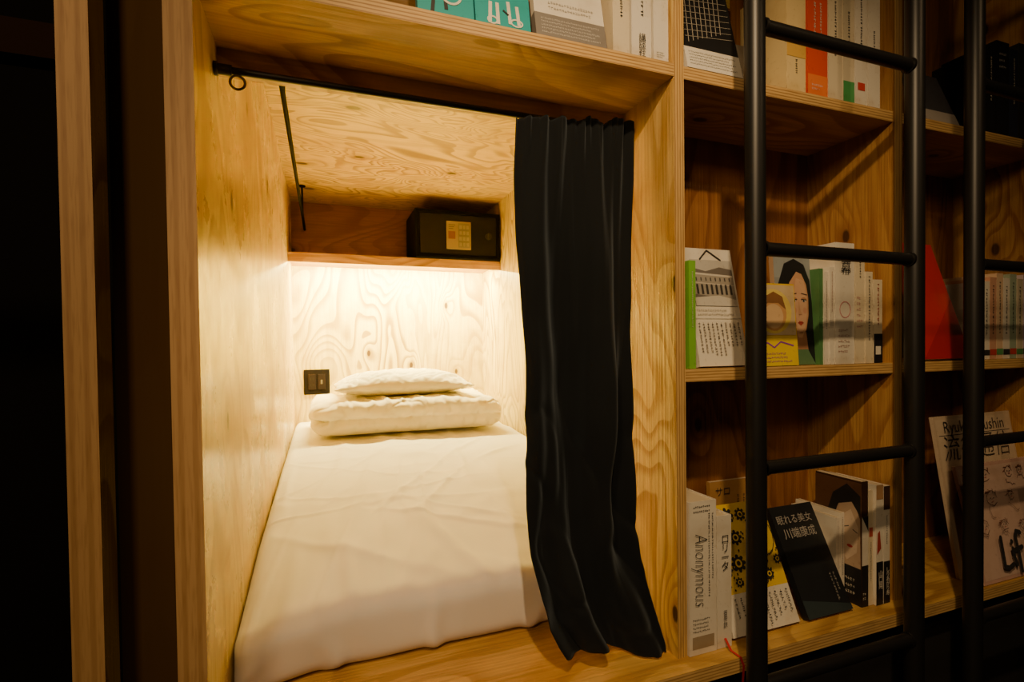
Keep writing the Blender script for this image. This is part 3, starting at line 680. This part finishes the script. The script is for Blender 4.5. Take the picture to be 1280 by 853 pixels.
sx('glossy dark illustrated book with white spine on the bottom shelf',1.129,1.150,.285,.006,(.05,.025,.012),depth=.115,rough=.2,spine=[('r',0,.33,1,.72,WH),('r',0,0,1,.33,BK),('rows',.15,.05,.85,.12,2,WH),('p',[(0,.72),(1,.6),(1,.72)],BK)],
  back=[('r',0,0,1,.30,BK),('r',0,.30,1,.985,(.10,.045,.02)),('p',[(.25,.30),(.35,.62),(.55,.80),(.82,.84),(.97,.70),(.98,.30)],(.50,.36,.24)),('p',[(.45,.45),(.55,.68),(.78,.76),(.94,.62),(.90,.42),(.70,.34)],(.66,.52,.38)),('p',[(.2,.60),(.4,.86),(.7,.96),(.98,.88),(.98,.72),(.80,.82),(.52,.78),(.34,.56)],BK),('l',.62,.60,.74,.62,.002,INK),('l',.82,.60,.92,.58,.002,INK),('e',.76,.46,.06,.012,(.5,.04,.03)),('rows',.3,.06,.95,.22,3,WH)])
sx('slim cream spine with red mark on the bottom shelf',1.151,1.166,.262,.006,CR,depth=.12,spine=[('r',.1,.6,.9,.68,(.45,.06,.03)),('cols',.25,.2,.75,.55,1,INK)])
sx('tall white spine with a black lettered foot on the bottom shelf',1.167,1.190,.275,.0,WH,depth=.13,spine=[('r',0,0,1,.36,BK),('r',0,.88,1,1,(.45,.26,.12)),('p',[(.1,.42),(.7,.47),(.5,.62),(.2,.6)],(.4,.05,.03))],texts=[('山口晃','spine',.5,.21,.016,WH,True,0)])
sx('tall white spine with a black foot against the right upright on the bottom shelf',1.191,1.213,.270,.0,WH,depth=.13,spine=[('r',0,0,1,.36,BK),('r',0,.80,1,1,(.06,.03,.02)),('cols',.3,.42,.7,.75,1,INK)],texts=[('しりあがり寿','spine',.5,.19,.0125,WH,True,0)])
# third column
G5='books in the last column at the right edge'
def s3(label,pl,pr,yt,yf,sh,c,**k): return spine_px(label,pl,pr,yt,yf,sh,c,group=G5,**k)
face_px('dark grey book leaning on the top shelf behind the second ladder',1160,1200,.16,.02,S1,(.05,.05,.06),tilt=20,group=G5,obi=(.25,(.4,.36,.32)))
s3('black spine with white dots left on the last column top shelf',1232,1243,60,.012,S1,BK,spine=[('cols',.3,.2,.7,.9,1,WH)])
s3('wide black spine on the last column top shelf',1244,1260,52,.012,S1,BK,spine=[('rows',.2,.7,.8,.9,3,(.6,.6,.6))])
s3('dark navy spine on the last column top shelf',1261,1271,62,.012,S1,(.02,.025,.05),spine=[('cols',.3,.2,.7,.9,1,WH)])
s3('charcoal spine at the frame edge on the last column top shelf',1272,1290,56,.012,S1,(.03,.03,.03),spine=[('cols',.3,.2,.7,.9,1,CR)])
face_px('plain red book leaning on the last column centre shelf',1156,1214,.315,.012,S2,(.55,.018,.010),tilt=17,group=G5,front=[('p',[(0,0),(1,0),(1,.5)],(.42,.012,.01))])
cs=[WH,(.62,.34,.22),(.7,.5,.32),WH,(.34,.42,.30),CR,(.66,.55,.60)]; nm=['plain white','reddish brown','tan','white black-lettered','grey green','cream','last pale mauve']
for i in range(7):
    s3('%s narrow spine in the row on the last column centre shelf'%nm[i],1229+i*8.3,1229+(i+1)*8.3,352-(i*5)%11,.012,S2,cs[i],spine=[('cols',.25,.25,.75,.9,1,INK),('r',0,.05,1,.12,[INK,(.5,.05,.03),(.1,.3,.1)][i%3])])
# display magazines
def mag(label,xl,xr,h,yf,tilt,c,front,texts,yaw=0):
    return book(label,xr-xl,h,.008,c,((xl+xr)/2,yf,z(S3)),tilt=tilt,group=G5,front=front,texts=texts,cat='magazine',name='magazine',yaw=yaw)
mag('pale magazine with hand-drawn lettering, standing behind the pink one',1.485,1.815,.405,.010,9,(.55,.43,.30),
  [('r',.02,.02,.98,.98,(.60,.48,.34)),('l',.04,.875,.96,.875,.002,INK),('cols',.55,.3,.95,.62,4,(.3,.2,.15)),('a',.25,.5,.12,.07,0,360,.004,INK)],
  [('Ryuko Tsushin','front',.49,.925,.044,INK,False,0,0,1,-.0004),('流行通信','front',.48,.78,.072,INK,False,0,.12,1,-.0008)])
pk=(.58,.36,.29); f=[('r',.02,.03,.98,.97,(.64,.45,.36))]
rs=random.Random(5)
for i in range(12):
    u=.12+.24*(i%4)+rs.uniform(-.05,.05); v=.86-.2*(i//4)+rs.uniform(-.04,.04); k=rs.uniform(.7,1.25)
    pts=[(u+.055*k*math.cos(q*.7)*rs.uniform(.8,1.15),v+.055*k*math.sin(q*.7)*rs.uniform(.8,1.15)) for q in range(9)]
    f+=[('l',pts[q][0],pts[q][1],pts[q+1][0],pts[q+1][1],.0016,(.13,.07,.05)) for q in range(8)]
    for q in range(5):
        a_=rs.uniform(.4,2.7); f.append(('l',u+.05*k*math.cos(a_),v+.05*k*math.sin(a_),u+.085*k*math.cos(a_+.4),v+.07*k*math.sin(a_+.4),.0022,(.22,.09,.06)))
    f+=[('e',u-.017*k,v+.005,.006,.005,INK),('e',u+.015*k,v+.004,.006,.005,INK),('l',u-.012,v-.022*k,u+.014,v-.019*k,.0014,(.5,.1,.1)),('l',u,v,u+.005,v-.01,.001,INK)]
    x_,y_=u-.06,v-.06
    for q in range(5):
        nx_,ny_=x_+rs.uniform(-.01,.05),y_+rs.uniform(-.035,.02); f.append(('l',x_,y_,nx_,ny_,.0014,(.2,.11,.08))); x_,y_=nx_,ny_
def st(pts,wd=.0115): return [('l',pts[i][0],pts[i][1],pts[i+1][0],pts[i+1][1],wd,INK) for i in range(len(pts)-1)]+[('e',p_[0],p_[1],wd*.5/.32,wd*.5/.285,INK) for p_ in pts]
f+=st([(.27,.36),(.255,.24),(.24,.12),(.29,.105),(.35,.125)])+st([(.385,.25),(.38,.18),(.39,.12)])+[('e',.39,.31,.018,.021,INK)]
f+=st([(.52,.37),(.475,.385),(.45,.33),(.445,.2),(.43,.06)])+st([(.405,.235),(.50,.25)])
f+=st([(.545,.19),(.62,.21),(.615,.25),(.575,.265),(.545,.21),(.555,.14),(.60,.115),(.65,.14)],.009)
mag('pale pink magazine covered in small drawn faces, front of the last column',1.50,1.82,.285,-.034,13,pk,f,[])
# ---------------------------------------------------------------- corridor spots and added fill
W=bpy.data.worlds.new('world'); sc.world=W; W.use_nodes=True
W.node_tree.nodes['Background'].inputs[0].default_value=(1,.75,.5,1); W.node_tree.nodes['Background'].inputs[1].default_value=.007
def spot(name,loc,aim,power,size,blend,rad,col):
    l=bpy.data.lights.new(name,'SPOT'); l.energy=power; l.spot_size=R(size); l.spot_blend=blend; l.shadow_soft_size=rad; l.color=col
    o=bpy.data.objects.new(name,l); COL.objects.link(o); o.location=loc; o.rotation_euler=(Vector(aim)-Vector(loc)).to_track_quat('-Z','Y').to_euler()
spot('ceiling_spot',(.05,-.95,2.15),(.72,.1,z(-.15)),64,76,.8,.022,(1,.69,.37))
spot('ceiling_spot',(1.3,-1.2,2.2),(1.2,.1,z(-.1)),7,70,.7,.03,(1,.66,.34))
area('added_fill_light',(-.75,-1.5,2.1),.25,.25,11,(1,.68,.36),(-.1,.1,z(.1)))  # added soft fill with no fixture behind it, brightens the left post and panel
